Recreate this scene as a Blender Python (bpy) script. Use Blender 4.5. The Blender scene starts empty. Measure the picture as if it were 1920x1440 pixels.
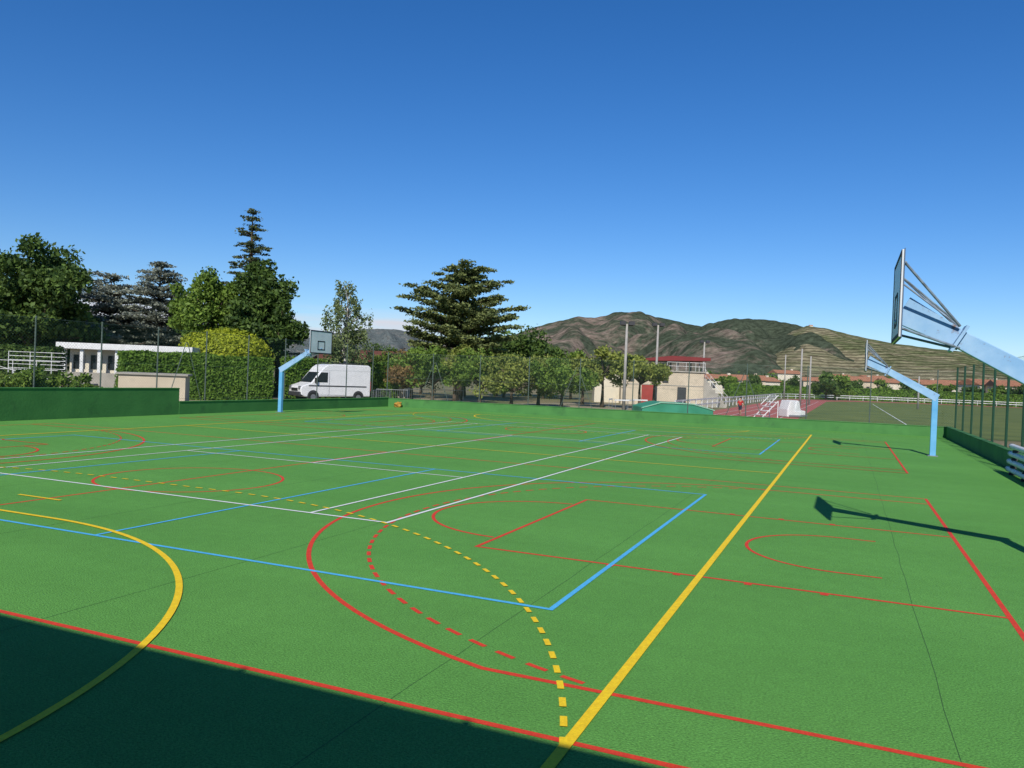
import bpy, bmesh, random
import numpy as np
from math import *
from mathutils import Vector, Matrix, noise
random.seed(7); RNG=np.random.default_rng(7)
scn=bpy.context.scene
COL=bpy.context.collection
# ---------------------------------------------------------------- frame of the court
YAW=0.40195; SA=sin(YAW); CA=cos(YAW); CR=pi/2-YAW
def CW(X,Y,z=0): return Vector((X*SA-Y*CA, X*CA+Y*SA, z))
# ---------------------------------------------------------------- materials
def new_mat(name):
    m=bpy.data.materials.new(name); m.use_nodes=True
    nt=m.node_tree; b=nt.nodes["Principled BSDF"]; return m,nt,b
def M(name,c1,c2=None,scale=4,rough=.8,bump=0,bscale=60,metal=0,detail=4,spec=.3):
    m,nt,b=new_mat(name); N=nt.nodes; L=nt.links
    tc=N.new('ShaderNodeTexCoord')
    if c2 is None: c2=tuple(x*.82 for x in c1)
    no=N.new('ShaderNodeTexNoise'); no.inputs['Scale'].default_value=scale; no.inputs['Detail'].default_value=detail
    L.new(tc.outputs['Object'],no.inputs['Vector'])
    rp=N.new('ShaderNodeValToRGB'); rp.color_ramp.elements[0].position=.35; rp.color_ramp.elements[1].position=.65
    rp.color_ramp.elements[0].color=(*c2,1); rp.color_ramp.elements[1].color=(*c1,1)
    L.new(no.outputs['Fac'],rp.inputs['Fac']); L.new(rp.outputs['Color'],b.inputs['Base Color'])
    b.inputs['Roughness'].default_value=rough; b.inputs['Metallic'].default_value=metal
    b.inputs['Specular IOR Level'].default_value=spec
    if bump:
        n2=N.new('ShaderNodeTexNoise'); n2.inputs['Scale'].default_value=bscale; n2.inputs['Detail'].default_value=6
        L.new(tc.outputs['Object'],n2.inputs['Vector'])
        bp=N.new('ShaderNodeBump'); bp.inputs['Strength'].default_value=bump; bp.inputs['Distance'].default_value=.02
        L.new(n2.outputs['Fac'],bp.inputs['Height']); L.new(bp.outputs['Normal'],b.inputs['Normal'])
    return m
def spots(m,col,scale,lo,hi,detail=6):
    """rust / dirt patches mixed over the base colour"""
    nt=m.node_tree;N=nt.nodes;L=nt.links;b=N["Principled BSDF"];src=b.inputs['Base Color'].links[0].from_socket
    tc=N.new('ShaderNodeTexCoord');no=N.new('ShaderNodeTexNoise');no.inputs['Scale'].default_value=scale;no.inputs['Detail'].default_value=detail;no.inputs['Roughness'].default_value=.7
    L.new(tc.outputs['Object'],no.inputs['Vector'])
    mr=N.new('ShaderNodeMapRange');mr.inputs[1].default_value=lo;mr.inputs[2].default_value=hi;L.new(no.outputs['Fac'],mr.inputs[0])
    mx=N.new('ShaderNodeMix');mx.data_type='RGBA';L.new(mr.outputs[0],mx.inputs[0]);L.new(src,mx.inputs[6]);mx.inputs[7].default_value=(*col,1)
    L.new(mx.outputs[2],b.inputs['Base Color']);return m
def modulate(m,scale,lo,hi,detail=5,rough=.8,stretch=(1,1,1)):
    """multiply the base colour by a noise between lo and hi"""
    nt=m.node_tree;N=nt.nodes;L=nt.links;b=N["Principled BSDF"];src=b.inputs['Base Color'].links[0].from_socket
    tc=N.new('ShaderNodeTexCoord');mp=N.new('ShaderNodeMapping');mp.inputs['Scale'].default_value=stretch;L.new(tc.outputs['Object'],mp.inputs[0])
    no=N.new('ShaderNodeTexNoise');no.inputs['Scale'].default_value=scale;no.inputs['Detail'].default_value=detail;no.inputs['Roughness'].default_value=rough
    L.new(mp.outputs[0],no.inputs['Vector'])
    mr=N.new('ShaderNodeMapRange');mr.inputs[1].default_value=.3;mr.inputs[2].default_value=.7;mr.inputs[3].default_value=lo;mr.inputs[4].default_value=hi
    L.new(no.outputs['Fac'],mr.inputs[0])
    mx=N.new('ShaderNodeVectorMath');mx.operation='SCALE';L.new(src,mx.inputs[0]);L.new(mr.outputs[0],mx.inputs['Scale'])
    L.new(mx.outputs[0],b.inputs['Base Color']);return m
def leafmat(name,dark,light,scale=.7,trans=.28,gain=1.3):
    dark=[x*gain for x in dark];light=[x*gain for x in light]
    m,nt,b=new_mat(name); N=nt.nodes; L=nt.links
    tc=N.new('ShaderNodeTexCoord'); no=N.new('ShaderNodeTexNoise'); no.inputs['Scale'].default_value=scale; no.inputs['Detail'].default_value=3
    L.new(tc.outputs['Object'],no.inputs['Vector'])
    g=N.new('ShaderNodeNewGeometry')
    ad=N.new('ShaderNodeMath'); ad.operation='MULTIPLY_ADD'; ad.inputs[1].default_value=.45
    L.new(g.outputs['Random Per Island'],ad.inputs[0]); 
    mu=N.new('ShaderNodeMath'); mu.operation='MULTIPLY'; mu.inputs[1].default_value=.65
    L.new(no.outputs['Fac'],mu.inputs[0]); L.new(mu.outputs[0],ad.inputs[2])
    rp=N.new('ShaderNodeValToRGB'); rp.color_ramp.elements[0].position=.3; rp.color_ramp.elements[1].position=.75
    rp.color_ramp.elements[0].color=(*dark,1); rp.color_ramp.elements[1].color=(*light,1)
    L.new(ad.outputs[0],rp.inputs['Fac']); L.new(rp.outputs['Color'],b.inputs['Base Color'])
    b.inputs['Roughness'].default_value=.6; b.inputs['Specular IOR Level'].default_value=.25
    t=N.new('ShaderNodeBsdfTranslucent'); L.new(rp.outputs['Color'],t.inputs['Color'])
    mx=N.new('ShaderNodeMixShader'); mx.inputs[0].default_value=trans
    L.new(b.outputs[0],mx.inputs[1]); L.new(t.outputs[0],mx.inputs[2]); L.new(mx.outputs[0],N['Material Output'].inputs[0])
    return m
# ---------------------------------------------------------------- mesh building
class MB:
    def __init__(s): s.v=[]; s.f=[]
    def box(s,c,d,rz=0,taper=1,M_=None):
        n=len(s.v); x,y,z=[k/2 for k in d]; R=Matrix.Rotation(rz,3,'Z')
        if M_ is not None: R=M_
        for sz in(-1,1):
            t=taper if sz>0 else 1
            for sx,sy in((-1,-1),(1,-1),(1,1),(-1,1)):
                s.v.append(tuple(Vector(c)+R@Vector((sx*x*t,sy*y*t,sz*z))))
        s.f+=[tuple(n+i for i in q) for q in((0,3,2,1),(4,5,6,7),(0,1,5,4),(1,2,6,5),(2,3,7,6),(3,0,4,7))]; return s
    def cyl(s,p0,p1,r0,r1=None,k=8):
        if r1 is None:r1=r0
        p0=Vector(p0);p1=Vector(p1);d=(p1-p0).normalized()
        a=d.orthogonal().normalized();b=d.cross(a);n=len(s.v)
        for p,r in((p0,r0),(p1,r1)):
            for i in range(k):
                t=2*pi*i/k; s.v.append(tuple(p+a*cos(t)*r+b*sin(t)*r))
        for i in range(k):
            j=(i+1)%k; s.f.append((n+i,n+j,n+k+j,n+k+i))
        s.f.append(tuple(n+k-1-i for i in range(k))); s.f.append(tuple(n+k+i for i in range(k))); return s
    def beam(s,p0,p1,w0,h0,w1=None,h1=None):
        if w1 is None:w1=w0
        if h1 is None:h1=h0
        p0=Vector(p0);p1=Vector(p1);d=(p1-p0).normalized();sd=d.cross(Vector((0,0,1))).normalized();u=sd.cross(d);n=len(s.v)
        for p,w,h in((p0,w0,h0),(p1,w1,h1)):
            for a,b in((-1,-1),(1,-1),(1,1),(-1,1)): s.v.append(tuple(p+sd*a*w/2+u*b*h/2))
        s.f+=[tuple(n+i for i in q) for q in((0,3,2,1),(4,5,6,7),(0,1,5,4),(1,2,6,5),(2,3,7,6),(3,0,4,7))]; return s
    def prism(s,prof,y0,y1,axis='y'):
        n=len(s.v);k=len(prof)
        for y in(y0,y1):
            for a,b in prof: s.v.append((a,y,b) if axis=='y' else (y,a,b))
        for i in range(k):
            j=(i+1)%k; s.f.append((n+i,n+j,n+k+j,n+k+i))
        s.f.append(tuple(n+k-1-i for i in range(k)));s.f.append(tuple(n+k+i for i in range(k)));return s
    def quad(s,*p):
        n=len(s.v); s.v+=[tuple(q) for q in p]; s.f.append(tuple(range(n,n+len(p)))); return s
    def out(s,name,mat,parent=None,loc=(0,0,0),rz=0,smooth=False,bevel=0,recalc=True,**kw):
        me=bpy.data.meshes.new(name); me.from_pydata(s.v,[],s.f)
        if recalc:
            bm=bmesh.new(); bm.from_mesh(me); bmesh.ops.recalc_face_normals(bm,faces=bm.faces)
            bm.to_mesh(me); bm.free()
        if mat: me.materials.append(mat)
        if smooth: me.polygons.foreach_set('use_smooth',[True]*len(me.polygons))
        o=bpy.data.objects.new(name,me); COL.objects.link(o); o.location=loc; o.rotation_euler.z=rz
        if parent: o.parent=parent
        if bevel:
            b=o.modifiers.new('bevel','BEVEL'); b.width=bevel; b.segments=2; b.limit_method='ANGLE'
        for k,v in kw.items(): o[k]=v
        return o
def empty(name,loc,rz,label,cat,group=None):
    e=bpy.data.objects.new(name,None); COL.objects.link(e); e.location=loc; e.rotation_euler.z=rz; e.empty_display_size=.3
    e["label"]=label; e["category"]=cat
    if group:e["group"]=group
    return e
def copy_thing(root,loc,rz,label=None,scale=1):
    r=root.copy(); COL.objects.link(r); r.location=loc; r.rotation_euler.z=rz; r.scale=(scale,)*3
    if label:r["label"]=label
    def rec(a,b):
        for c in a.children:
            n=c.copy(); COL.objects.link(n); n.parent=b; rec(c,n)
    rec(root,r); return r
# ================================================================= materials
m_court=M("court_green_paint",(.114,.312,.062),(.102,.288,.056),scale=.3,rough=.9,bump=.7,bscale=60,spec=.15)
modulate(m_court,50,.55,1.45)
modulate(m_court,1.1,.94,1.06,6,.6,(1,.25,1))
modulate(m_court,6,.94,1.06,4,.7)
m_wallg=M("wall_green_paint",(.07,.215,.055),(.055,.18,.046),scale=1.2,rough=.8,bump=.4,bscale=14)
spots(m_wallg,(.035,.1,.035),1.1,.55,.8)
m_red=modulate(M("red_line_paint",(.7,.055,.02),(.6,.045,.018),scale=12,rough=.75),55,.75,1.2)
m_yel=modulate(M("yellow_line_paint",(.9,.62,.015),(.82,.54,.015),scale=12,rough=.75),55,.78,1.15)
m_blu=modulate(M("blue_line_paint",(.09,.46,.76),(.08,.4,.68),scale=12,rough=.75),55,.78,1.2)
m_whi=modulate(M("white_line_paint",(.82,.83,.8),(.72,.76,.72),scale=12,rough=.75),55,.8,1.1)
m_crack=M("joint_dark",(.04,.12,.03),scale=8)
m_ground=M("dry_grass_ground",(.26,.2,.105),(.11,.125,.042),scale=.12,rough=.95,bump=.4,bscale=3,detail=8)
modulate(m_ground,3,.75,1.2)
m_gravel=M("gravel",(.36,.3,.21),(.2,.18,.1),scale=.35,rough=.95,bump=.4,bscale=20,detail=8)
m_grass=M("field_grass",(.15,.18,.04),(.095,.13,.028),scale=.25,rough=.95,bump=.3,bscale=8,detail=8)
m_track=M("track_red",(.42,.12,.095),(.36,.1,.08),scale=.5,rough=.9)
m_white=M("white_paint",(.72,.72,.7),(.62,.62,.6),scale=3,rough=.5)
m_vanw=M("van_white",(.8,.8,.8),(.74,.74,.74),scale=2,rough=.3,spec=.5)
m_black=M("black_rubber",(.02,.02,.02),scale=5,rough=.7)
m_dark=M("dark_grey",(.05,.05,.055),scale=5,rough=.6)
m_glass=M("dark_glass",(.02,.028,.035),(.015,.02,.025),scale=2,rough=.08,spec=.8)
m_steel=M("galvanised_steel",(.35,.36,.37),(.25,.26,.27),scale=20,rough=.45,metal=.6)
m_frame=M("weathered_blue_grey_steel",(.24,.31,.38),(.13,.15,.17),scale=9,rough=.5)
m_board=M("backboard_white",(.7,.71,.72),(.6,.62,.64),scale=2,rough=.4)
m_boardback=M("backboard_back",(.1,.16,.26),(.07,.11,.18),scale=4,rough=.6)
m_hoop=spots(M("pale_blue_paint_worn",(.2,.38,.6),(.3,.47,.66),scale=3,rough=.55,spec=.35),(.2,.11,.07),6,.58,.68)
m_post=spots(M("bright_blue_paint",(.1,.34,.6),(.15,.42,.68),scale=2,rough=.5,spec=.4),(.25,.3,.35),9,.62,.72)
m_fpost=M("fence_green_steel",(.02,.075,.04),scale=4,rough=.5)
m_fgrey=M("fence_grey_steel",(.11,.14,.12),scale=4,rough=.5)
m_wire=M("fence_wire",(.06,.11,.085),scale=4,rough=.5)
m_beige=spots(M("beige_render",(.6,.51,.38),(.52,.44,.33),scale=.7,rough=.9,bump=.2,bscale=8),(.35,.3,.23),.9,.55,.75)
m_cream=spots(M("cream_render",(.7,.63,.5),(.6,.55,.44),scale=.6,rough=.9,bump=.2,bscale=8),(.42,.37,.3),.8,.56,.78)
m_concrete=M("concrete",(.4,.37,.32),(.3,.28,.24),scale=1.2,rough=.9,bump=.3,bscale=12)
m_polec=M("concrete_pole",(.38,.36,.33),(.28,.27,.25),scale=2,rough=.9)
m_roofr=M("terracotta_roof",(.42,.19,.1),(.3,.13,.08),scale=1.5,rough=.9,bump=.4,bscale=6)
m_canopy=M("dark_red_canopy",(.2,.03,.03),(.16,.025,.025),scale=1,rough=.6)
m_doorr=M("red_door",(.35,.05,.04),scale=2,rough=.6)
m_tarp=M("green_tarp",(.03,.22,.12),(.05,.3,.18),scale=1,rough=.5)
m_bark=M("bark",(.12,.085,.06),(.06,.045,.03),scale=6,rough=.95,bump=.6,bscale=12)
m_barkw=M("birch_bark",(.5,.48,.44),(.12,.11,.1),scale=5,rough=.9)
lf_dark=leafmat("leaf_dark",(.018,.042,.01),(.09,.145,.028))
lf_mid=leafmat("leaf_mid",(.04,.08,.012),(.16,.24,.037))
lf_cedar=leafmat("leaf_cedar",(.04,.06,.022),(.19,.22,.072))
lf_spire=leafmat("leaf_spire",(.03,.045,.02),(.12,.145,.06))
lf_blue=leafmat("leaf_blue_cedar",(.08,.095,.075),(.25,.27,.21))
lf_birch=leafmat("leaf_birch",(.05,.08,.026),(.18,.22,.085))
lf_hedge=leafmat("leaf_hedge",(.05,.11,.012),(.13,.22,.028),scale=1.2)
lf_yel=leafmat("leaf_yellow_green",(.16,.2,.012),(.36,.4,.03),scale=1.5,gain=1.2)
lf_olive=leafmat("leaf_olive",(.08,.11,.02),(.25,.28,.06))
lf_red=leafmat("leaf_russet",(.1,.06,.03),(.22,.15,.05))
# ================================================================= ground
R=6000
MB().quad((-R,-R,-.06),(R,-R,-.06),(R,R,-.06),(-R,R,-.06)).out("ground",m_ground,kind="structure")
MB().quad((-14,-4.9,0),(48,-4.9,0),(45,28,0),(-14,28,0)).out("sports_court",m_court,loc=(0,0,0),rz=CR,kind="structure")
class Strips(MB):
    def __init__(s,z): super().__init__(); s.z=z
    def line(s,pts,w=.05,closed=False):
        s.z+=.0002; P=[Vector((a,b)) for a,b in pts]; n=len(P); Ls=[];Rs=[]
        for i in range(n):
            if closed: a=P[(i-1)%n];c=P[(i+1)%n]
            else: a=P[max(i-1,0)];c=P[min(i+1,n-1)]
            d1=(P[i]-a);d2=(c-P[i])
            if d1.length<1e-6:d1=d2
            if d2.length<1e-6:d2=d1
            d1=d1.normalized();d2=d2.normalized();t=(d1+d2).normalized();nn=Vector((-t.y,t.x))
            k=1/max(.5,nn.dot(Vector((-d1.y,d1.x))))
            Ls.append(P[i]+nn*w/2*k);Rs.append(P[i]-nn*w/2*k)
        m=n if closed else n-1
        for i in range(m):
            j=(i+1)%n
            s.quad((Rs[i].x,Rs[i].y,s.z),(Rs[j].x,Rs[j].y,s.z),(Ls[j].x,Ls[j].y,s.z),(Ls[i].x,Ls[i].y,s.z))
    def dashed(s,pts,w,dash,gap):
        acc=0;on=True;P=[Vector(p) for p in pts];fine=[]
        for a,b in zip(P[:-1],P[1:]):
            k=max(1,int((b-a).length/.02))
            for i in range(k): fine.append(a.lerp(b,i/k))
        fine.append(P[-1]);cur=[fine[0]]
        for a,b in zip(fine[:-1],fine[1:]):
            acc+=(b-a).length
            if on: cur.append(b)
            if on and acc>=dash:
                s.line([tuple(p) for p in (cur[0],cur[len(cur)//2],cur[-1])],w); s.z-=.0002; on=False;acc=0
            elif not on and acc>=gap: on=True;acc=0;cur=[b]
def arc(cx,cy,r,a0,a1,n=40): return[(cx+r*cos(radians(a0+(a1-a0)*i/n)),cy+r*sin(radians(a0+(a1-a0)*i/n))) for i in range(n+1)]
CY=12.3
red=Strips(.002)
def basket(cx,w):
    x0=cx-w/2;x1=cx+w/2
    red.line([(x0,-1.7),(x1,-1.7),(x1,2*CY+1.7),(x0,2*CY+1.7)],.06,True)
    red.line([(x0,CY),(x1,CY)],.055)
    red.line(arc(cx,CY,1.8,0,355,48),.055,True)
    for fl in(0,1):
        F=(lambda p:[(a,2*CY-b) for a,b in p]) if fl else (lambda p:p)
        h=w/2-.9;yc=.8; a0=degrees(acos(min(1,h/6.8)))
        red.line(F([(cx+h,-1.7)]+arc(cx,yc,6.8,a0,180-a0,56)+[(cx-h,-1.7)]),.06)
        red.dashed(F(arc(cx,0,6.7,13,167,70)),.052,.2,.15)
        red.line(F([(cx+2.5,-1.7),(cx+2.5,4.62),(cx-2.5,4.62),(cx-2.5,-1.7)]),.055)
        red.line(F(arc(cx,4.62,1.8,2,178,30)),.055)
        red.line(F([(cx+1.3,-.5)]+arc(cx,0,1.3,0,180,24)+[(cx-1.3,-.5)]),.05)
        for yy in(.15,1.0,1.85,2.7):
            for sg in(-1,1): red.line(F([(cx+sg*2.53,yy),(cx+sg*2.6,yy)]),.09)
basket(12.35,14.9);basket(33.0,14.8)
red.out("red_court_markings",m_red,rz=CR,kind="structure",recalc=False)
blue=Strips(.0055)
for x0,x1 in((7.6,17.15),(28.4,37.2)):
    blue.line([(x0,2.7),(x1,2.7),(x1,2*CY-2.7),(x0,2*CY-2.7)],.06,True)
    for y in(9.25,2*CY-9.25): blue.line([(x0,y),(x1,y)],.055)
blue.out("blue_court_markings",m_blu,rz=CR,kind="structure",recalc=False)
wh=Strips(.0075)
y0,y1=6.53,17.75;xa,xb=10.6,34.45
wh.line([(xa,y0),(xb,y0),(xb,y1),(xa,y1)],.06,True)
for y in(8.0,16.35): wh.line([(xa,y),(xb,y)],.055)
for x in(16.2,28.95): wh.line([(x,8.0),(x,16.35)],.055)
wh.line([(16.2,12.2),(28.95,12.2)],.055)
wh.out("white_court_markings",m_whi,rz=CR,kind="structure",recalc=False)
ye=Strips(.0095)
yl,yr=1.58,22.9
ye.line([(2.5,yl),(42.4,yl),(42.4,yr),(2.5,yr)],.08,True)
ye.line([(22.6,yl),(22.6,yr)],.06)
for fl in(0,1):
    F=(lambda p:[(45-a,b) for a,b in p]) if fl else (lambda p:p)
    ye.line(F(arc(1.95,10.7,6.12,-85,0,40)+arc(1.95,13.9,6.12,0,85,40)),.07)
    a=degrees(asin((10.7-yl)/9.55))
    ye.dashed(F(arc(1.95,10.7,9.55,-a,0,60)+arc(1.95,13.9,9.55,0,a,60)),.052,.16,.15)
    ye.line(F([(9.15,11.95),(9.15,12.98)]),.06)
ye.out("yellow_court_markings",m_yel,rz=CR,kind="structure",recalc=False)
ck=Strips(.0012)
for y in(-.77,2.95,6.62,10.3,14,17.7,21.4):
    p=[(-3+i*.75,y+random.uniform(-.012,.012)) for i in range(66)]
    ck.line(p,.006)
ck.out("court_joint_lines",m_crack,rz=CR,kind="structure",recalc=False)
# boundary walls
def wall(p0,p1,h,th,label):
    a=CW(*p0);b=CW(*p1);L=(b-a).length;rz=atan2(b.y-a.y,b.x-a.x)
    e=empty("boundary_wall",a,rz,label,"wall","green walls around the court")
    MB().box((L/2,0,h/2-.03),(L,th,h+.06)).out("wall_body",m_wallg,e,bevel=.015)
    MB().box((L/2,0,h+.022),(L,th+.05,.04)).out("coping",m_wallg,e,bevel=.01)
    return e
wall((6,28.12),(27.2,28.12),1.17,.22,"tall dark green painted concrete wall along the court")
wall((27.2,28.1),(45.1,28.1),.56,.2,"low dark green painted wall under chain link fence")
wall((45.1,28.1),(48.1,-5.0),.53,.2,"low green painted wall at the far end of the court")
wall((48.1,-5.05),(14,-5.05),.55,.2,"low green painted wall in shade below tall fence")
# fences : real wire strands
def fence(p0,p1,h,z0,step,label,mat,braces=(),rp=.03,pitch=.13,wr=.0026):
    a=CW(*p0);b=CW(*p1);L=(b-a).length;rz=atan2(b.y-a.y,b.x-a.x)
    e=empty("chain_link_fence",a,rz,label,"fence","tall fences around the court")
    H=h-.03-z0;mb=MB();x=-H
    while x<L:
        for sg in(1,-1):
            s0=max(0,-x);s1=min(H,L-x)
            if s1-s0>.05:
                xa,xb=x+s0,x+s1
                if sg<0: xa,xb=L-xa,L-xb
                n=max(1,int((s1-s0)/1.2))
                for k in range(n):
                    t0=k/n;t1=(k+1)/n;q0=(xa+(xb-xa)*t0,z0+s0+(s1-s0)*t0);q1=(xa+(xb-xa)*t1,z0+s0+(s1-s0)*t1)
                    dx=wr*.7;dz=-wr*.7*(1 if xb>xa else -1)
                    yy=.004*sg
                    mb.quad((q0[0]-dx,yy,q0[1]-dz),(q0[0]+dx,yy,q0[1]+dz),(q1[0]+dx,yy,q1[1]+dz),(q1[0]-dx,yy,q1[1]-dz))
        x+=pitch
    mb.out("wire_mesh",m_wire,e,recalc=False)
    mb=MB()
    for z in(z0+.1,(z0+h)/2,h-.05): mb.cyl((0,-.012,z),(L,-.012,z),.006,k=4)
    mb.out("tension_wire",mat,e)
    n=int(L/step)
    for i in range(n+1): 
        x=min(i*step,L);m=MB().cyl((0,.05,0),(0,.05,h),rp,k=8);m.cyl((0,.05,h),(0,.05,h+.02),rp*1.15,k=8)
        m.out("post",mat,e,loc=(x,0,0))
    for x in braces:
        for sg in(-1,1): MB().cyl((x+.05*sg,.08,h*.85),(x+1.2*sg,.12,.05),.02,k=6).out("brace",mat,e)
    return e
fence((6,28.4),(45.4,28.4),3.9,.6,2.9,"tall grey green chain link fence behind the low wall",m_fgrey,(22,))
fence((45.4,28.4),(48.4,-5.3),3.6,.3,3.3,"tall chain link fence across the far end",m_fgrey,(3.4,13,23))
fence((48.4,-5.35),(14,-5.35),3.75,.3,2.95,"dark green welded fence with thick posts beside the court",m_fpost,(),.045,pitch=.1,wr=.0032)
# ================================================================= basketball hoops
def hoop(X,Y,rz,label):
    e=empty("basketball_hoop",CW(X,Y),rz,label,"basketball hoop","basketball hoops beside the court")
    MB().beam((0,0,0),(0,0.001,2.25),.2,.16).out("post",m_post,e,bevel=.01)
    MB().box((0,0,.01),(.34,.34,.03)).out("base_plate",m_steel,e)
    MB().beam((-.08,0,2.17),(1.62,0,3.12),.17,.3,.14,.24).out("arm",m_hoop,e,bevel=.01)
    MB().beam((1.66,0,3.14),(2.36,0,3.53),.12,.26,.1,.4).out("arm_tip",m_hoop,e,bevel=.008)
    m=MB();d=Vector((1.7,0,.95)).normalized();c=Vector((1.64,0,3.13))
    m.beam(c-d*.02,c+d*.02,.34,.4);m.out("flange",m_hoop,e)
    br=MB()
    for sy in(-1,1):
        br.cyl((1.64,sy*.12,3.3),(2.37,sy*.62,4.1),.018)
        br.cyl((1.64,sy*.12,3.0),(2.37,sy*.62,3.22),.018)
        br.cyl((1.64,sy*.06,3.32),(2.37,sy*.25,3.95),.013)
    br.cyl((2.375,-.75,4.1),(2.375,.75,4.1),.012);br.cyl((2.375,-.75,3.22),(2.375,.75,3.22),.012)
    br.cyl((2.375,-.25,3.22),(2.375,-.25,4.1),.012);br.cyl((2.375,.25,3.22),(2.375,.25,4.1),.012)
    br.out("brace",m_frame,e)
    b=MB().box((2.42,0,3.67),(.025,1.8,1.15)).out("backboard",m_board,e,bevel=.004)
    bd=MB();x=2.4365
    for z in(3.12,4.22): bd.box((x,0,z),(.006,1.78,.05))
    for y in(-.87,.87): bd.box((x,y,3.67),(.006,.05,1.05))
    bd.out("border_line",m_black,b)
    bd=MB()
    for z in(3.3,3.72): bd.box((x,0,z),(.006,.6,.05))
    for y in(-.275,.275): bd.box((x,y,3.51),(.006,.05,.37))
    bd.out("target_square",m_black,b)
    MB().box((2.4,0,3.67),(.012,1.83,1.18)).out("back_panel",m_boardback,b)
    return e
h1=hoop(12.45,-3.02,CR+pi/2,"pale blue steel hoop with worn arm and edge-on board")
copy_thing(h1,CW(33.35,-3.02),CR+pi/2,"blue basketball hoop standing near the dark fence")
copy_thing(h1,CW(33.0,27.03),CR-pi/2,"blue basketball hoop with white black-edged board by low wall")
# ================================================================= foliage
def leafcloud(blobs,size,flat=0.0,shell=.55,outward=0.0):
    cs=[];ns=[]
    for cx,cy,cz,rx,ry,rz,n in blobs:
        d=RNG.normal(size=(n,3));d/=np.linalg.norm(d,axis=1)[:,None]
        r=shell+(1-shell)*RNG.random(n)**.7;r*=1+(.18 if outward==0 else .05)*RNG.normal(size=n)
        cs.append(np.array([cx,cy,cz])+d*r[:,None]*np.array([rx,ry,rz]));ns.append(d)
    c=np.concatenate(cs);nn=np.concatenate(ns);n=len(c)
    u=RNG.normal(size=(n,3));w=RNG.normal(size=(n,3))
    if outward:
        u-=nn*(u*nn).sum(1)[:,None]*outward;w-=nn*(w*nn).sum(1)[:,None]*outward
    u[:,2]*=(1-flat);w[:,2]*=(1-flat)
    u/=np.linalg.norm(u,axis=1)[:,None]
    w-=u*(u*w).sum(1)[:,None];w/=np.linalg.norm(w,axis=1)[:,None]
    s=size*(.6+.8*RNG.random(n))[:,None]
    return np.stack([c-u*s,c-w*s*.55,c+u*s,c+w*s*.55],1).reshape(-1,3)
def leafmesh(name,V,mat,parent=None):
    me=bpy.data.meshes.new(name);n=len(V)//4
    me.vertices.add(len(V));me.vertices.foreach_set('co',V.astype(np.float32).ravel())
    me.loops.add(len(V));me.loops.foreach_set('vertex_index',np.arange(len(V),dtype=np.int32))
    me.polygons.add(n);me.polygons.foreach_set('loop_start',np.arange(0,len(V),4,dtype=np.int32))
    me.update(calc_edges=True);me.validate()
    me.materials.append(mat);o=bpy.data.objects.new(name,me);COL.objects.link(o)
    if parent:o.parent=parent
    return o
def trunk(e,h,r,limbs,mat=m_bark,k=9):
    m=MB();pts=[Vector((0,0,-.05))];
    for i in range(1,6): pts.append(Vector((random.uniform(-.04,.04)*h*.25,random.uniform(-.04,.04)*h*.25,h*i/5)))
    for i in range(5): m.cyl(pts[i],pts[i+1],r*(1-i*.17)*(1.25 if i==0 else 1),r*(1-(i+1)*.17),k)
    for (z0,p1,rr) in limbs:
        p0=Vector((0,0,z0));mid=(p0+Vector(p1))/2+Vector((0,0,.25));m.cyl(p0,mid,rr,rr*.65,6);m.cyl(mid,p1,rr*.65,rr*.25,6)
    return m.out("trunk",mat,e,smooth=True)
def broadleaf(bx,by,h,r,base,mat,label,n=7000,nb=46,size=.2,group=None,name="broadleaf_tree",cat="tree",stretch=1,bark=m_bark,sub=.3,lobes=0):
    e=empty(name,(bx,by,-.06),random.uniform(0,6),label,cat,group)
    cz=(h+base)/2;rz=(h-base)/2;bl=[];lm=[]
    LB=[]
    for i in range(lobes):
        a=2*pi*i/lobes+random.uniform(-.5,.5);q=random.uniform(.35,.75)
        LB.append((cos(a)*q,sin(a)*q,random.uniform(-.5,.5),random.uniform(.32,.5)))
    if lobes: LB.append((random.uniform(-.2,.2),random.uniform(-.2,.2),.5,.42))
    for i in range(nb):
        d=Vector((random.gauss(0,1),random.gauss(0,1),random.gauss(0,1))).normalized()
        if LB:
            lx,ly,lz,lr=LB[i%len(LB)];q=random.random()**.45*lr
            x,y,z=(lx+d.x*q)*r,(ly+d.y*q)*r,cz+(lz+d.z*q)*rz
        else:
            q=random.random()**.45*.78;wz=1-.25*max(0,d.z)
            x,y,z=d.x*q*r*wz,d.y*q*r*wz,cz+d.z*q*rz
        s=sub*random.uniform(.6,1.25)
        bl.append((x,y,z,r*s,r*s,r*s*.75*stretch,int(n/nb)))
        if i%4==0: lm.append((max(.3,min(z-.3,base+ (z-base)*.4)),(x,y,z),.05+r*.02))
    if not LB: bl.append((0,0,cz,r*.5,r*.5,rz*.65,int(n*.15)))
    trunk(e,cz+rz*.3,.06+h*.02,lm,bark)
    leafmesh("crown",leafcloud(bl,size),mat,e)
    return e
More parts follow.
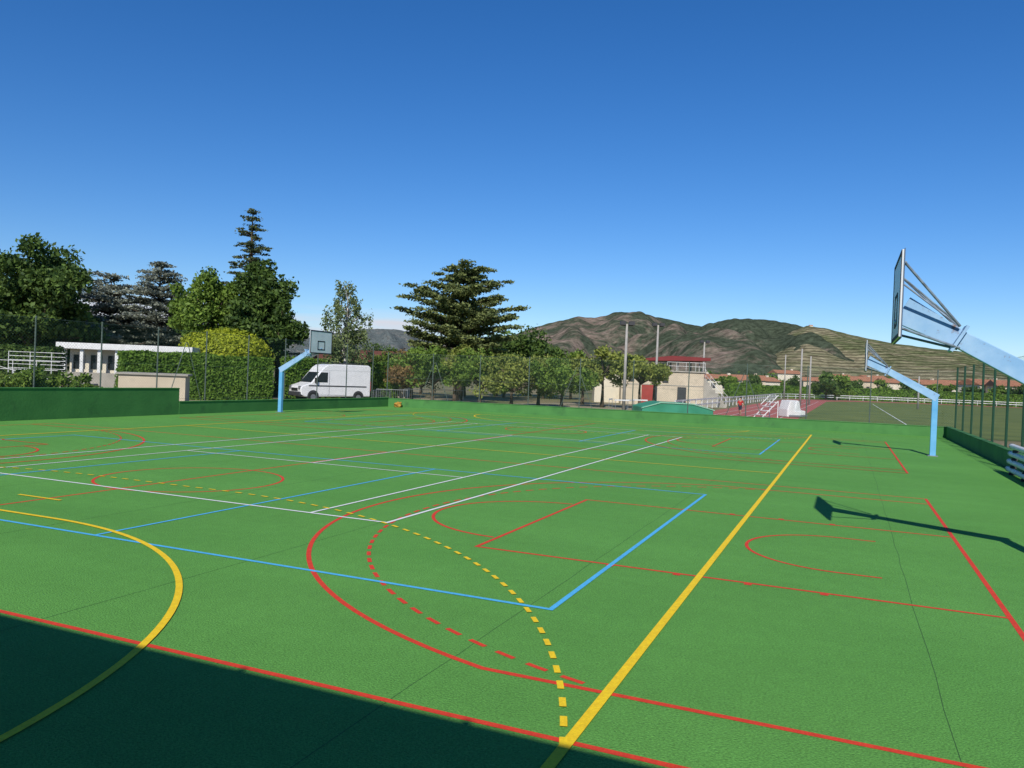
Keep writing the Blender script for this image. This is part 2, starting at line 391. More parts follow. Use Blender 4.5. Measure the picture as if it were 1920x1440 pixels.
def conifer(bx,by,h,r,base,mat,label,levels,prof,pad=.8,droop=0,n=60,size=.13,per=6,name="cedar_tree",irr=.2):
    e=empty(name,(bx,by,-.06),0,label,"tree");bl=[];lm=[]
    for i in range(levels):
        t=i/(levels-1);z=base+(h-base)*t*.97;L=r*prof(t)
        k=max(3,int(per*(.5+prof(t))))
        a0=random.uniform(0,6)
        for j in range(k):
            a=a0+2*pi*j/k+random.uniform(-.25,.25);l=L*random.uniform(1-irr*1.6,1+irr*.6)
            zz=z+random.uniform(-.3,.3)
            st=max(1,int(l/(pad*.75)))
            for q in range(st+1):
                f=.3+.7*q/max(1,st);rr=l*f
                pz=zz+(.12*rr-.05)*(1-droop)-droop*rr*.28+random.uniform(-.08,.08)
                s=pad*random.uniform(.6,1.1)*(1-.25*f)
                bl.append((cos(a)*rr+random.uniform(-.25,.25),sin(a)*rr+random.uniform(-.25,.25),pz,s,s,s*.24,n))
            lm.append((max(.5,zz-.35),(cos(a)*l,sin(a)*l,zz+(.12*l)*(1-droop)-droop*l*.28),.03+.012*l))
    m=MB();m.cyl((0,0,-.05),(0,0,h*.55),.05+h*.025,.03+h*.014,10);m.cyl((0,0,h*.55),(0,0,h*.99),.03+h*.014,.02,8)
    for z0,p1,rr in lm: m.cyl((0,0,z0),p1,rr,rr*.3,5)
    m.out("trunk",m_bark,e,smooth=True)
    leafmesh("crown",leafcloud(bl,size,flat=.45,shell=.2),mat,e)
    return e
def at(b,D): return b*D,D
broadleaf(*at(-.612,58),11.2,4.9,1.8,lf_dark,"large dense dark green broadleaf tree behind white building",15000,90,.18,sub=.2,lobes=9)
broadleaf(*at(-.605,59),9.6,3.8,1.8,lf_dark,"dense dark green broadleaf tree in a clump",8000,56,.18,sub=.27)
broadleaf(*at(-.675,60),9.8,3.6,1.5,lf_dark,"dark green broadleaf tree beside a larger one",8000,44,.19)
broadleaf(*at(-.575,66),6.5,3.8,1.0,lf_dark,"low dark green broadleaf tree filling the gap",6000,36,.19)
broadleaf(*at(-.50,70),6.2,3.6,1.0,lf_dark,"low dark green broadleaf tree filling the gap",6000,36,.19)
broadleaf(*at(-.43,71),6.6,3.2,1.0,lf_dark,"low dark green broadleaf tree filling the gap",6000,36,.19)
def bc(t): return float(np.interp(t,[0,.35,.65,.85,1],[.95,1,.85,.6,.3]))
conifer(*at(-.512,66),9.5,4.2,3.2,lf_blue,"grey blue cedar with drooping spreading boughs",10,bc,1.0,.1,56,.12,7,irr=.45)
conifer(*at(-.450,68),11.0,3.9,3.2,lf_blue,"tall grey blue cedar with ragged crown",12,bc,1.0,.05,56,.12,7,irr=.45)
broadleaf(*at(-.395,62),10.4,2.9,1.5,lf_mid,"bright green broadleaf tree between conifers",10000,64,.16,sub=.24,lobes=7,stretch=1.3)
conifer(*at(-.336,64),15.1,3.3,3.0,lf_spire,"tall spire conifer with sparse pointed top",20,lambda t:(1-t)**.7*.9+.06,.6,.45,30,.11,7,"spire_conifer_tree",irr=.4)
broadleaf(*at(-.328,62),12.0,2.9,.8,lf_dark,"tall dark ivy-clad tree of conical outline",14000,70,.17,sub=.25)
broadleaf(*at(-.298,62.5),9.6,2.8,.8,lf_dark,"dark green tree with rounded shoulder",9000,56,.17,sub=.25,lobes=7,stretch=1.3)
broadleaf(*at(-.355,63),9.3,2.3,.8,lf_dark,"dark green tree with rounded shoulder",7000,40,.17)
def birch(bx,by,h,r,label):
    e=empty("birch_tree",(bx,by,-.06),0,label,"tree");bl=[];lm=[]
    for i in range(74):
        z=random.uniform(2.2,h-.6);t=(z-2.2)/(h-2.8);rr=r*(1-abs(t-.35)**1.6*1.1)*random.uniform(.2,1)
        a=random.uniform(0,2*pi);L=random.uniform(.6,1.1)
        bl.append((cos(a)*rr,sin(a)*rr,z,.38,.38,L,85));lm.append((max(1,z-.6),(cos(a)*rr,sin(a)*rr,z+L*.6),.03))
    trunk(e,h*.95,.16,lm,m_barkw);leafmesh("crown",leafcloud(bl,.11,shell=.2),lf_birch,e)
birch(*at(-.212,62),9.5,2.2,"slender weeping birch with pale airy foliage")
def ced(t): return float(np.interp(t,[0,.2,.45,.7,.88,1],[.85,1.0,.9,.7,.5,.34]))
conifer(*at(-.066,72),12.0,5.4,4.0,lf_cedar,"broad cedar with flat layered tiers of foliage",9,ced,1.2,-.25,110,.14,9,irr=.3)
broadleaf(*at(.022,96),8.0,4.6,1.2,lf_dark,"rounded dark evergreen tree beyond the cedar",7000,44,.22,lobes=5)
broadleaf(*at(-.02,92),7.6,3.4,1.2,lf_dark,"dark evergreen tree beyond the cedar",4500,34,.24)
broadleaf(*at(.048,100),6.6,3.4,1.0,lf_dark,"small dark evergreen tree at the park edge",4000,30,.24)
G1="small park trees beyond the court"
for b,D,h,r,mt,lb in((-.127,64,4.6,2.4,lf_red,"small park tree with russet leaves"),(-.1,60,4.5,2.7,lf_mid,"small spreading green park tree"),(-.072,67,4.9,2.9,lf_olive,"small olive green park tree"),
  (-.04,62,4.4,2.7,lf_mid,"small spreading green park tree"),(.0,61,4.1,2.8,lf_olive,"small olive green park tree"),(.034,65,4.4,2.8,lf_olive,"small olive green park tree"),(.064,60,3.9,2.5,lf_mid,"small spreading green park tree"),
  (-.155,72,4.4,2.8,lf_mid,"small spreading green park tree"),(-.06,84,5.2,3.6,lf_dark,"dark green park tree"),(-.01,86,5,3.6,lf_dark,"dark green park tree"),(-.115,86,5,3.6,lf_dark,"dark green park tree"),(.04,88,4.8,3.6,lf_olive,"small olive green park tree"),(-.17,88,5.4,3.4,lf_dark,"dark green park tree"),(.075,92,4.8,3.4,lf_dark,"dark green park tree")):
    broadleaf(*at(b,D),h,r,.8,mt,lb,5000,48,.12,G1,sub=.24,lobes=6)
broadleaf(*at(.115,68),5.3,3.0,1.7,lf_olive,"light green plane tree before the cream building",6000,48,.13,G1,sub=.22,lobes=6)
broadleaf(*at(.162,69),4.7,2.7,1.7,lf_olive,"light green plane tree beside the red canopy",5000,44,.13,G1,sub=.22,lobes=6)
broadleaf(*at(.09,74),4.9,2.7,1.5,lf_mid,"green plane tree beside the cream building",4400,40,.13,G1,sub=.22,lobes=5)
broadleaf(*at(.18,75),4.2,1.7,1.8,lf_olive,"small light green plane tree by the building",2400,26,.13,G1,sub=.26,lobes=4)
m_core=M("hedge_core",(.02,.035,.01),scale=3)
def hedge(bx,by,L,h,th,rz,label,mat=lf_hedge,n=9000,size=.09,name="clipped_hedge"):
    e=empty(name,(bx,by,-.06),rz,label,"hedge")
    MB().box((L/2,0,h/2),(L-.2,th-.2,h-.2)).out("branch_core",m_core,e)
    P=[];Q=[]
    A=[(L*h,(0,-1,0)),(L*h*.3,(0,1,0)),(L*th*1.5,(0,0,1)),(th*h,(-1,0,0)),(th*h,(1,0,0))];tot=sum(a for a,_ in A)
    for i,(a,nv) in enumerate(A):
        k=int(n*a/tot);x=RNG.random(k)*L;y=(RNG.random(k)-.5)*th;z=RNG.random(k)*h
        if i==0:y[:]=-th/2
        if i==1:y[:]=th/2
        if i==2:z[:]=h
        if i==3:x[:]=0
        if i==4:x[:]=L
        P.append(np.stack([x,y,z],1));Q.append(np.tile(np.array(nv,float),(k,1)))
    c=np.concatenate(P);nn=np.concatenate(Q);k=len(c)
    wob=np.sin(c[:,0:1]*1.7)*.05+np.sin(c[:,0:1]*.6+c[:,2:3]*2)*.06
    c=c+nn*wob+RNG.normal(size=(k,3))*.06
    u=RNG.normal(size=(k,3));w=RNG.normal(size=(k,3))
    u-=nn*(u*nn).sum(1)[:,None]*.6;w-=nn*(w*nn).sum(1)[:,None]*.6
    u/=np.linalg.norm(u,axis=1)[:,None];w-=u*(u*w).sum(1)[:,None];w/=np.linalg.norm(w,axis=1)[:,None]
    s=size*(.6+.8*RNG.random(k))[:,None]
    leafmesh("foliage",np.stack([c-u*s,c-w*s*.6,c+u*s,c+w*s*.6],1).reshape(-1,3),mat,e);return e
hedge(-24.6,49.5,9.6,2.9,1.4,atan2(6,7.5),"tall neatly clipped green hedge beside the van",n=22000)
hedge(-17.4,60.0,9.6,3.0,1.4,atan2(6,7.5),"tall clipped green hedge behind the parked van",n=16000)
e=empty("topiary_bush",(-21.3,58.6,-.06),0,"large rounded yellow green topiary bush above the hedge","bush")
MB().cyl((0,0,0),(0,0,3),.15,.08).out("trunk",m_bark,e)
bl=[(0,0,2.8,3.3,2.4,2.2,14000)]+[(random.uniform(-2.2,2.2),random.uniform(-1.5,.5),3.7+random.uniform(-.5,.5),1.1,.9,.75,600) for _ in range(9)]
leafmesh("crown",leafcloud(bl,.11,shell=.9,outward=.6),lf_yel,e)
for X,Y,h,r,mt,lb in((21.5,30.5,2.2,1.3,lf_mid,"sprawling green shrub behind the wall"),(24.0,31.0,1.9,1.4,lf_mid,"sprawling green shrub behind the wall"),(23,33,1.7,1.3,lf_olive,"low olive shrub behind the wall")):
    p=CW(X,Y);broadleaf(p.x,p.y,h,r,.2,mt,lb,2200,26,.08,"shrubs behind the wall","garden_shrub","shrub",lobes=5,sub=.25)
for X,Y,h,r in((29,-6.8,1.9,1.3),(26,-7,1.5,1.2),(33,-7.6,1.3,1.2),(23,-6.8,1.8,1.3)):
    p=CW(X,Y);broadleaf(p.x,p.y,h,r,.1,lf_mid,"leafy shrub growing behind the dark fence",2200,26,.08,"shrubs behind the fence","garden_shrub","shrub",lobes=5,sub=.25)
# ================================================================= buildings on the left
e=empty("pool_building",(-31.2,55,-.06),.06,"low white flat-roofed building with row of openings","building")
MB().box((4.3,2.5,1.55),(8.4,4.0,3.1)).out("wall",m_cream,e)
MB().box((4.3,2.1,3.3),(9.2,5.6,.42)).out("roof",m_white,e,bevel=.02)
for i in range(8):
    MB().box((.15+i*1.18,-.35,1.55),(.22,.22,3.09)).out("column",m_white,e)
for i in range(6):
    MB().box((.75+i*1.18,.49,2.2),(.8,.04,1.0)).out("window",m_glass,e)
MB().box((4.3,-2.0,.75),(10,1.2,1.5)).out("terrace_wall",m_concrete,e)
e=empty("storage_shed",(-20.2,40.5,-.06),.3,"small beige rendered shed with flat slab roof","shed")
MB().box((1.6,1.2,.85),(3.2,2.4,1.7)).out("wall",m_beige,e)
MB().box((1.6,1.2,1.76),(3.45,2.6,.1)).out("roof",m_concrete,e,bevel=.01)
e=empty("house",(-18.5,72,-.06),.05,"low house with brown tiled roof behind hedge","house")
MB().box((4.5,3,1.4),(8.5,6,2.8)).out("wall",m_beige,e)
MB().prism([(-.4,2.8),(9.4,2.8),(7.5,4.2),(1.5,4.2)],-.5,6.5).out("roof",M("brown_roof",(.16,.06,.05),scale=2,rough=.9),e)
hedge(-30.5,46,3.9,2.9,1.2,.1,"low dark hedge behind the railings",lf_dark,5000)
e=empty("pool_terrace",(-27.5,38.5,-.06),.1,"raised beige concrete terrace with steps","terrace")
m=MB().box((2.4,2,.55),(6,4,1.1));m.box((3.2,-.2,.28),(1.6,.5,.5));m.out("slab",m_concrete,e,bevel=.02)
def railing(x,y,L,rz,z0,dz,label,n=4):
    e=empty("metal_railing",(x,y,z0),rz,label,"railing","white railings on the terrace")
    m=MB()
    for k in range(n): 
        z=.25+.85*k/(n-1);m.cyl((0,0,z),(L,0,z+dz),.014,k=6)
    m.out("rail",m_white,e)
    for i in range(int(L/1.1)+1): MB().cyl((i*1.1,0,0),(i*1.1,0,1.12+dz*i*1.1/L),.018,k=6).out("post",m_white,e)
railing(-25.6,38.6,3.3,.1,1.05,0,"white painted metal railing on terrace edge",3)
railing(-23.9,36.0,2.3,.1,.9,-.6,"white sloping handrail beside the steps",3)
railing(-26.5,41.5,2.9,.05,1.5,0,"white painted metal railing on upper terrace",5)
# ================================================================= van
def van(x,y,rz):
    e=empty("delivery_van",(x,y,-.05),rz,"white high-roof delivery van parked in front of hedge","van")
    prof=[(-2.75,.42),(2.45,.35),(2.78,.5),(2.82,.95),(2.7,1.12),(2.0,1.36),(1.35,2.15),(1.05,2.5),(.8,2.66),(.3,2.74),(-2.55,2.74),(-2.75,2.6)]
    MB().prism(prof,-.98,.98).out("body",m_vanw,e,bevel=.07)
    dx,dz=(1.35-2.0),(2.15-1.36);nx,nz=.77,.63
    def pt(t,y,oo=.012): return (2.0+dx*t+nx*oo,y,1.36+dz*t+nz*oo)
    MB().quad(pt(.02,-.88),pt(.02,.88),pt(.97,.8),pt(.97,-.8)).out("windscreen",m_glass,e)
    for sy in(-1,1):
        y=.984*sy
        MB().quad((1.78,y,1.4),(.75,y,1.4),(.75,y,2.12),(1.28,y,2.12)).out("side_window",m_glass,e)
        d=MB()
        for x0,z0,x1,z1 in((.62,.5,.62,2.25),(-.75,.5,-.75,2.5),(-.76,.5,.62,.5),(.62,.5,1.6,.5)): d.beam((x0,y,z0),(x1+.001,y,z1),.014,.014)
        d.out("door_seam",m_dark,e)
        MB().box((-.1,y,1.15),(4.6,.03,.08)).out("side_trim",m_dark,e)
        MB().box((1.72,sy*1.1,1.55),(.12,.22,.36)).out("mirror",m_black,e,bevel=.02)
        MB().box((2.72,sy*.75,.98),(.22,.32,.26)).out("headlight",m_steel,e,bevel=.03)
        MB().box((-2.76,sy*.9,1.2),(.05,.12,.7)).out("tail_light",m_doorr,e)
        for wx in(1.85,-1.75):
            t=MB().cyl((wx,sy*.78,.35),(wx,sy*1.0,.35),.35,k=24).out("wheel",m_black,e,bevel=.02)
            MB().cyl((wx,sy*.99,.35),(wx,sy*1.012,.35),.2,k=16).out("rim",m_steel,t)
            MB().cyl((wx,sy*.97,.4),(wx,sy*.985,.4),.44,k=24).out("wheel_arch",m_dark,e)
    MB().box((2.72,0,.55),(.3,1.9,.3)).out("bumper",m_dark,e,bevel=.05)
    MB().box((2.82,0,.86),(.04,1.0,.2)).out("grille",m_black,e)
    r=MB()
    for xx in(-2,-.8,.4): r.cyl((xx,-.9,2.82),(xx,.9,2.82),.02)
    for yy in(-.85,.85): r.cyl((-2.2,yy,2.82),(.6,yy,2.82),.02)
    r.out("roof_rack",m_dark,e)
van(-13.3,58.0,pi+radians(40))
p=CW(44.6,27.2)
e=empty("yellow_bag",(p.x+.2,p.y+.1,0.0),0,"crumpled yellow and orange bag by wall corner","bag")
m=bmesh.new();bmesh.ops.create_icosphere(m,subdivisions=3,radius=.2)
for v in m.verts:
    v.co*=1+.6*noise.noise(v.co*8);v.co.z=max(-.14,v.co.z)*1.0;v.co.x*=1.3
me=bpy.data.meshes.new("sack");m.to_mesh(me);m.free();me.materials.append(M("yellow_bag",(.5,.3,.04),(.25,.1,.03),scale=12,rough=.7))
o=bpy.data.objects.new("sack",me);COL.objects.link(o);o.parent=e;o.location=(0,0,.15)
def barrier(x,y,rz,L,label):
    e=empty("metal_barrier",(x,y,-.06),rz,label,"barrier","metal crowd barriers in the park")
    f=MB();f.cyl((0,0,1.1),(L,0,1.1),.02);f.cyl((0,0,.2),(L,0,.2),.02);f.cyl((0,0,0),(0,0,1.1),.02);f.cyl((L,0,0),(L,0,1.1),.02)
    for i in range(1,int(L/.15)): f.cyl((i*.15,0,.2),(i*.15,0,1.1),.008,k=4)
    f.out("frame",m_steel,e)
for x,y,rz in((-9.6,56,.2),(-8.2,60,.4),(-6,62,.1),(-9.2,52.5,1.2)): barrier(x,y,rz,2.2,"grey metal crowd barrier on dry grass")
def patch(name,pts,mat,z):
    MB().quad(*[(a,b,z) for a,b in pts]).out(name,mat,kind="structure")
patch("gravel_yard",[(-40,30),(-13,41),(-3,60),(-2,75),(-30,75),(-50,60)],m_gravel,-.052)
patch("park_path",[(-6,54),(9,52),(14,78),(8,82),(-4,62)],m_gravel,-.048)
# ================================================================= pavilion
e=empty("sports_pavilion",(9.0,84,-.06),-.05,"cream pavilion with red canopy roof and stairs","building")
MB().box((1.6,2.5,2.0),(3.6,5,4.0)).out("wall",m_cream,e,label="taller plain cream end wall")
MB().box((6.6,.6,1.75),(8.4,6,3.5)).out("wall",m_beige,e)
MB().box((6.6,.6,3.56),(8.7,6.3,.12)).out("parapet",m_concrete,e)
MB().box((6.6,-2.42,2.1),(8.4,.04,.08)).out("wall_band",m_concrete,e)
MB().box((5.2,-2.43,1.05),(1.4,.06,2.0)).out("door",m_doorr,e)
MB().box((8.6,-2.43,1.0),(.9,.06,1.9)).out("door",m_dark,e)
for x in(3.4,6.9): MB().box((x,-2.43,2.6),(.6,.06,.5)).out("window",m_dark,e)
MB().prism([(4.8,4.55),(11.4,4.75),(11.4,5.05),(7.5,5.15),(4.8,4.8)],-2.5,4).out("canopy",m_canopy,e)
for x in(6.0,8.2,10.4):
    for y in(-1.8,3.2): MB().cyl((x,y,3.5),(x,y,4.65),.08).out("canopy_post",m_polec,e)
st=MB()
for i in range(8): st.box((11.0+i*.3,-1.2,(2.9-i*.36)/2),(.3,2.0,2.9-i*.36))
st.out("stairs",m_concrete,e)
r=MB()
for yy in(-2.25,-.2):
    for dz in(.5,1.0): r.cyl((10.9,yy,2.9+dz),(13.3,yy,.2+dz),.018)
    for i in range(5): r.cyl((10.95+i*.58,yy,2.8-i*.66),(10.95+i*.58,yy,3.9-i*.66),.018)
r.cyl((7,-2.5,4.5),(10.9,-2.5,4.5),.02);r.cyl((7,-2.5,4.1),(10.9,-2.5,4.1),.02)
for i in range(5): r.cyl((7+i*.97,-2.5,3.6),(7+i*.97,-2.5,4.5),.02)
r.out("handrail",m_white,e)
# ================================================================= light poles
def pole(b,D,h,label,heads=True):
    e=empty("floodlight_pole",(b*D,D,-.06),0,label,"light pole","floodlight poles around the sports ground")
    MB().cyl((0,0,0),(0,0,h),.15,.09,10).out("pole",m_polec,e,smooth=True)
    if heads:
        m=MB();m.cyl((-.5,0,h-.1),(.5,0,h-.1),.05)
        for x in(-.36,.36): m.box((x,-.15,h+.05),(.44,.36,.3))
        m.out("lamp_head",m_dark,e)
for b,D,h in((.1425,64,7.0),(.182,78,8.0),(.2415,95,7.4),(.3655,100,7.3),(.377,110,6.8),(.345,150,8.5),(.515,110,4.6)):
    pole(b,D,h,"slender concrete floodlight pole beside the sports ground",D<100)
# ================================================================= track and field
def cwp(pts,z): return[tuple(CW(a,b,z)) for a,b in pts]
N=40
ring=MB()
inner=[(49.5,3.4),(150,3.4)];outer=[(49.5,11),(150,11)]
for i in range(1,N+1):
    a=pi/2-pi*i/N; inner.append((150+36.4*cos(a),-33+36.4*sin(a)));outer.append((150+44*cos(a),-33+44*sin(a)))
for i in range(len(inner)-1):
    ring.quad(*cwp([outer[i],outer[i+1],inner[i+1],inner[i]],-.04))
ring.out("running_track",m_track,kind="structure")
f=MB();pts=[(49.5,3.4)]+inner[1:]+[(49.5,-69.4)];f.quad(*cwp(pts,-.045));f.out("football_field",m_grass,kind="structure")
ln=MB()
for y in(4.62,5.84,7.06,8.28,9.5): ln.quad(*cwp([(49.5,y),(150,y),(150,y+.05),(49.5,y+.05)],-.035))
ln.out("lane_lines",m_whi,kind="structure")
ln=MB();ln.quad(*cwp([(56,-4),(150,-4),(150,-4.08),(56,-4.08)],-.031));ln.out("pitch_lines",m_whi,kind="structure")
e=empty("track_railing",(0,0,0),0,"long white railing running around the running track","railing")
pth=[(60+i*3,12) for i in range(31)]+[(150+46*cos(pi/2-pi*i/40),-33+46*sin(pi/2-pi*i/40)) for i in range(1,34)]
r=MB();po=MB()
for i in range(len(pth)-1):
    a=CW(*pth[i]);b=CW(*pth[i+1])
    for z in(.95,.5): r.beam((a.x,a.y,z),(b.x,b.y,z),.05,.13)
    po.cyl((a.x,a.y,0),(a.x,a.y,1.0),.05,k=6)
r.out("rail",m_white,e);po.out("post",m_white,e,kind="stuff")
e=empty("landing_mat_cover",(11.3,55.5,-.04),.08,"low green covered jumping mat with ridged roof","mat cover")
MB().prism([(-2.5,0),(2.5,0),(2.5,.6),(1.0,.98),(-1.2,1.02),(-2.5,.66)],-1.5,1.5).out("cover",m_tarp,e,bevel=.06)
MB().prism([(-2.56,.6),(-1.22,1.04),(1.02,1.0),(2.56,.62),(2.56,.55),(1.0,.93),(-1.2,.96),(-2.56,.55)],-1.56,-1.502).out("trim",M("pale_green",(.25,.5,.35),scale=2),e)
e=empty("judge_stand",(19.2,59,-.03),.3,"white tubular stepped stand on the red track","stand")
m=MB()
for yy in(-.5,.5):
    m.cyl((-.9,yy,0),(.5,yy,1.3),.035);m.cyl((.5,yy,1.3),(.5,yy,0),.035);m.cyl((-.9,yy,0),(.5,yy,0),.035);m.cyl((-.3,yy,1.0),(.5,yy,1.75),.03)
for i in range(4): m.box((-.65+i*.33,0,.25+i*.32),(.28,1.05,.06))
m.out("frame",m_white,e)
for k,(x,y) in enumerate(((22.2,63),(23.0,64.2))):
    e=empty("team_bench",(x,y,-.03),.3+.2*k,"white plastic shell seat bench beside the track","bench","white benches beside the track")
    MB().prism([(-.6,0),(.7,0),(.7,.5),(.15,.55),(-.05,1.3),(-.35,1.35),(-.6,.6)],-.6,.6).out("shell",m_white,e,bevel=.08)
    MB().box((.2,0,.12),(1.3,1.3,.12)).out("base",m_steel,e)
def hurdle(x,y,rz):
    e=empty("track_hurdle",(x,y,-.03),rz,"white track hurdle standing on the grass","hurdle","white hurdles near the track")
    MB().box((0,0,.88),(1.2,.03,.1)).out("top_bar",m_white,e)
    for s in(-.5,.5):
        m=MB();m.cyl((s,0,0),(s,0,.85),.02);m.cyl((s,0,.02),(s,.6,.02),.02);m.out("leg",m_steel,e)
for x,y,rz in((8.4,60,.2),(9.2,61,.9),(7.8,62,1.2),(10.2,62.5,.1)): hurdle(x,y,rz)
# ================================================================= far houses, trees, hedge
G2="houses across the sports ground"
def house(b,D,w,d,h,rh,rz,wm,label,win=3):
    e=empty("house",(b*D,D,-.06),rz,label,"house",G2)
    MB().box((0,0,h/2),(w,d,h)).out("wall",wm,e)
    MB().prism([(-d/2-.5,h-.05),(d/2+.5,h-.05),(0,h+rh)],-w/2-.4,w/2+.4,'x').out("roof",m_roofr,e)
    for i in range(win): MB().box((-w/2+w*(i+.5)/win,-d/2-.02,h*.55),(1.1,.06,1.3)).out("window",m_dark,e)
    MB().box((w*.3,.6,h+rh*.9),(.7,.7,1.2)).out("chimney",wm,e)
for b,D,w,d,h,rh,rz,wm,lb in((.262,205,9,8,3.6,1.3,.1,m_cream,"single-storey cream house with terracotta roof"),(.292,215,11,8,3.8,1.4,-.2,m_beige,"beige house with low terracotta roof"),(.315,230,8,7,3.8,1.2,.3,m_cream,"small cream house with terracotta roof"),
  (.345,290,9,8,7.2,1.3,.1,m_cream,"two-storey white house with terracotta roof"),(.385,250,8,7,4.6,1.2,-.3,m_beige,"beige house with low terracotta roof"),(.44,240,11,8,5.0,1.4,.2,m_beige,"beige house with low terracotta roof"),(.455,300,9,8,6.6,1.4,.2,m_cream,"two-storey cream house with terracotta roof"),
  (.487,235,10,8,4.8,1.3,-.1,m_cream,"single-storey cream house with terracotta roof"),(.523,225,10,8,4.6,1.4,.3,m_beige,"beige house with low terracotta roof"),(.562,240,12,8,5,1.4,0,m_cream,"single-storey cream house with terracotta roof"),(.6,210,11,8,5,1.5,.2,m_cream,"cream house with broad terracotta roof"),(.635,200,10,8,4.8,1.5,-.2,m_beige,"beige house with terracotta roof"),(.235,240,10,8,4.0,1.4,.1,m_cream,"single-storey cream house with terracotta roof"),(.41,330,10,8,7,1.5,0,m_cream,"two-storey cream house with terracotta roof")):
    house(b,D,w,d,h,rh,rz,wm,lb)
G3="trees among the houses"
for b,D,h,r,mt in((.275,190,4.5,3,lf_mid),(.305,200,5,3,lf_dark),(.332,240,6,4,lf_mid),(.398,160,5.8,3.2,lf_dark),(.412,170,6,3.5,lf_mid),(.43,190,5,3.4,lf_dark),(.47,210,5,3.5,lf_mid),(.505,205,5.5,3.5,lf_dark),(.54,200,5,3.5,lf_mid),(.58,190,4.6,3.2,lf_dark),(.618,185,4.6,3,lf_mid),(.65,180,5.5,3.5,lf_dark),(.225,190,5,3.5,lf_dark),(.25,260,7,5,lf_dark),(.36,270,6.5,4.5,lf_dark),(.16,150,5.5,4,lf_mid),(.19,170,6,4,lf_dark),(.12,150,6,4,lf_dark),(.085,130,5,4,lf_mid)):
    broadleaf(b*D,D,h,r,.4,mt,"rounded green tree among distant houses",1800,24,.34,G3,lobes=4)
bl=[]
for i in range(420):
    b=random.uniform(-.75,.72);D=random.uniform(330,450);bl.append((b*D,D,random.uniform(1.5,5.5),random.uniform(4,8),random.uniform(3,6),random.uniform(2.5,4.5),60))
o=leafmesh("distant_woodland",leafcloud(bl,1.0,shell=.5),lf_dark);o["kind"]="stuff"
hedge(68,178,50,2.6,2,-.12,"long clipped green hedge beyond the running track",n=12000,size=.22)
hedge(45,165,26,2.4,2,.35,"clipped green hedge beyond the white railing",n=8000,size=.22)
# ================================================================= hills
def hill(name,prof,Df,Dr,mat,amp,nb=480,nt_=64,seed=0):
    bs=np.linspace(prof[0][0],prof[-1][0],nb);es=np.interp(bs,[p[0] for p in prof],[p[1] for p in prof])
    v=[];f=[];rows=nt_+8
    for j in range(rows):
        for i,b in enumerate(bs):
            if j<nt_:
                t=j/(nt_-1);D=Df+(Dr-Df)*t
            else:
                t=1;D=Dr+(j-nt_+1)*(Dr-Df)*.05
            x=b*D;hr=es[i]*Dr+2.4
            z=hr*(t**1.2)
            q=Vector((x*.007+seed,D*.003,0));rg=abs(noise.noise(q))*1.6-.4+.5*noise.noise(q*2.3)+.3*noise.noise(q*5.1)
            z+=amp*rg*t*(1-t)*2.4*min(1.2,hr/90)
            z+=amp*.05*noise.noise(Vector((x*.06,D*.06,seed)))*min(1,t*3)
            if j>=nt_: z-= (j-nt_+1)*hr*.05
            v.append((x,D,z-.5))
    for j in range(rows-1):
        for i in range(nb-1):
            a=j*nb+i;f.append((a,a+1,a+nb+1,a+nb))
    me=bpy.data.meshes.new(name);me.from_pydata(v,[],f);me.materials.append(mat);me.polygons.foreach_set('use_smooth',[True]*len(f))
    o=bpy.data.objects.new(name,me);COL.objects.link(o);o["kind"]="structure";return o
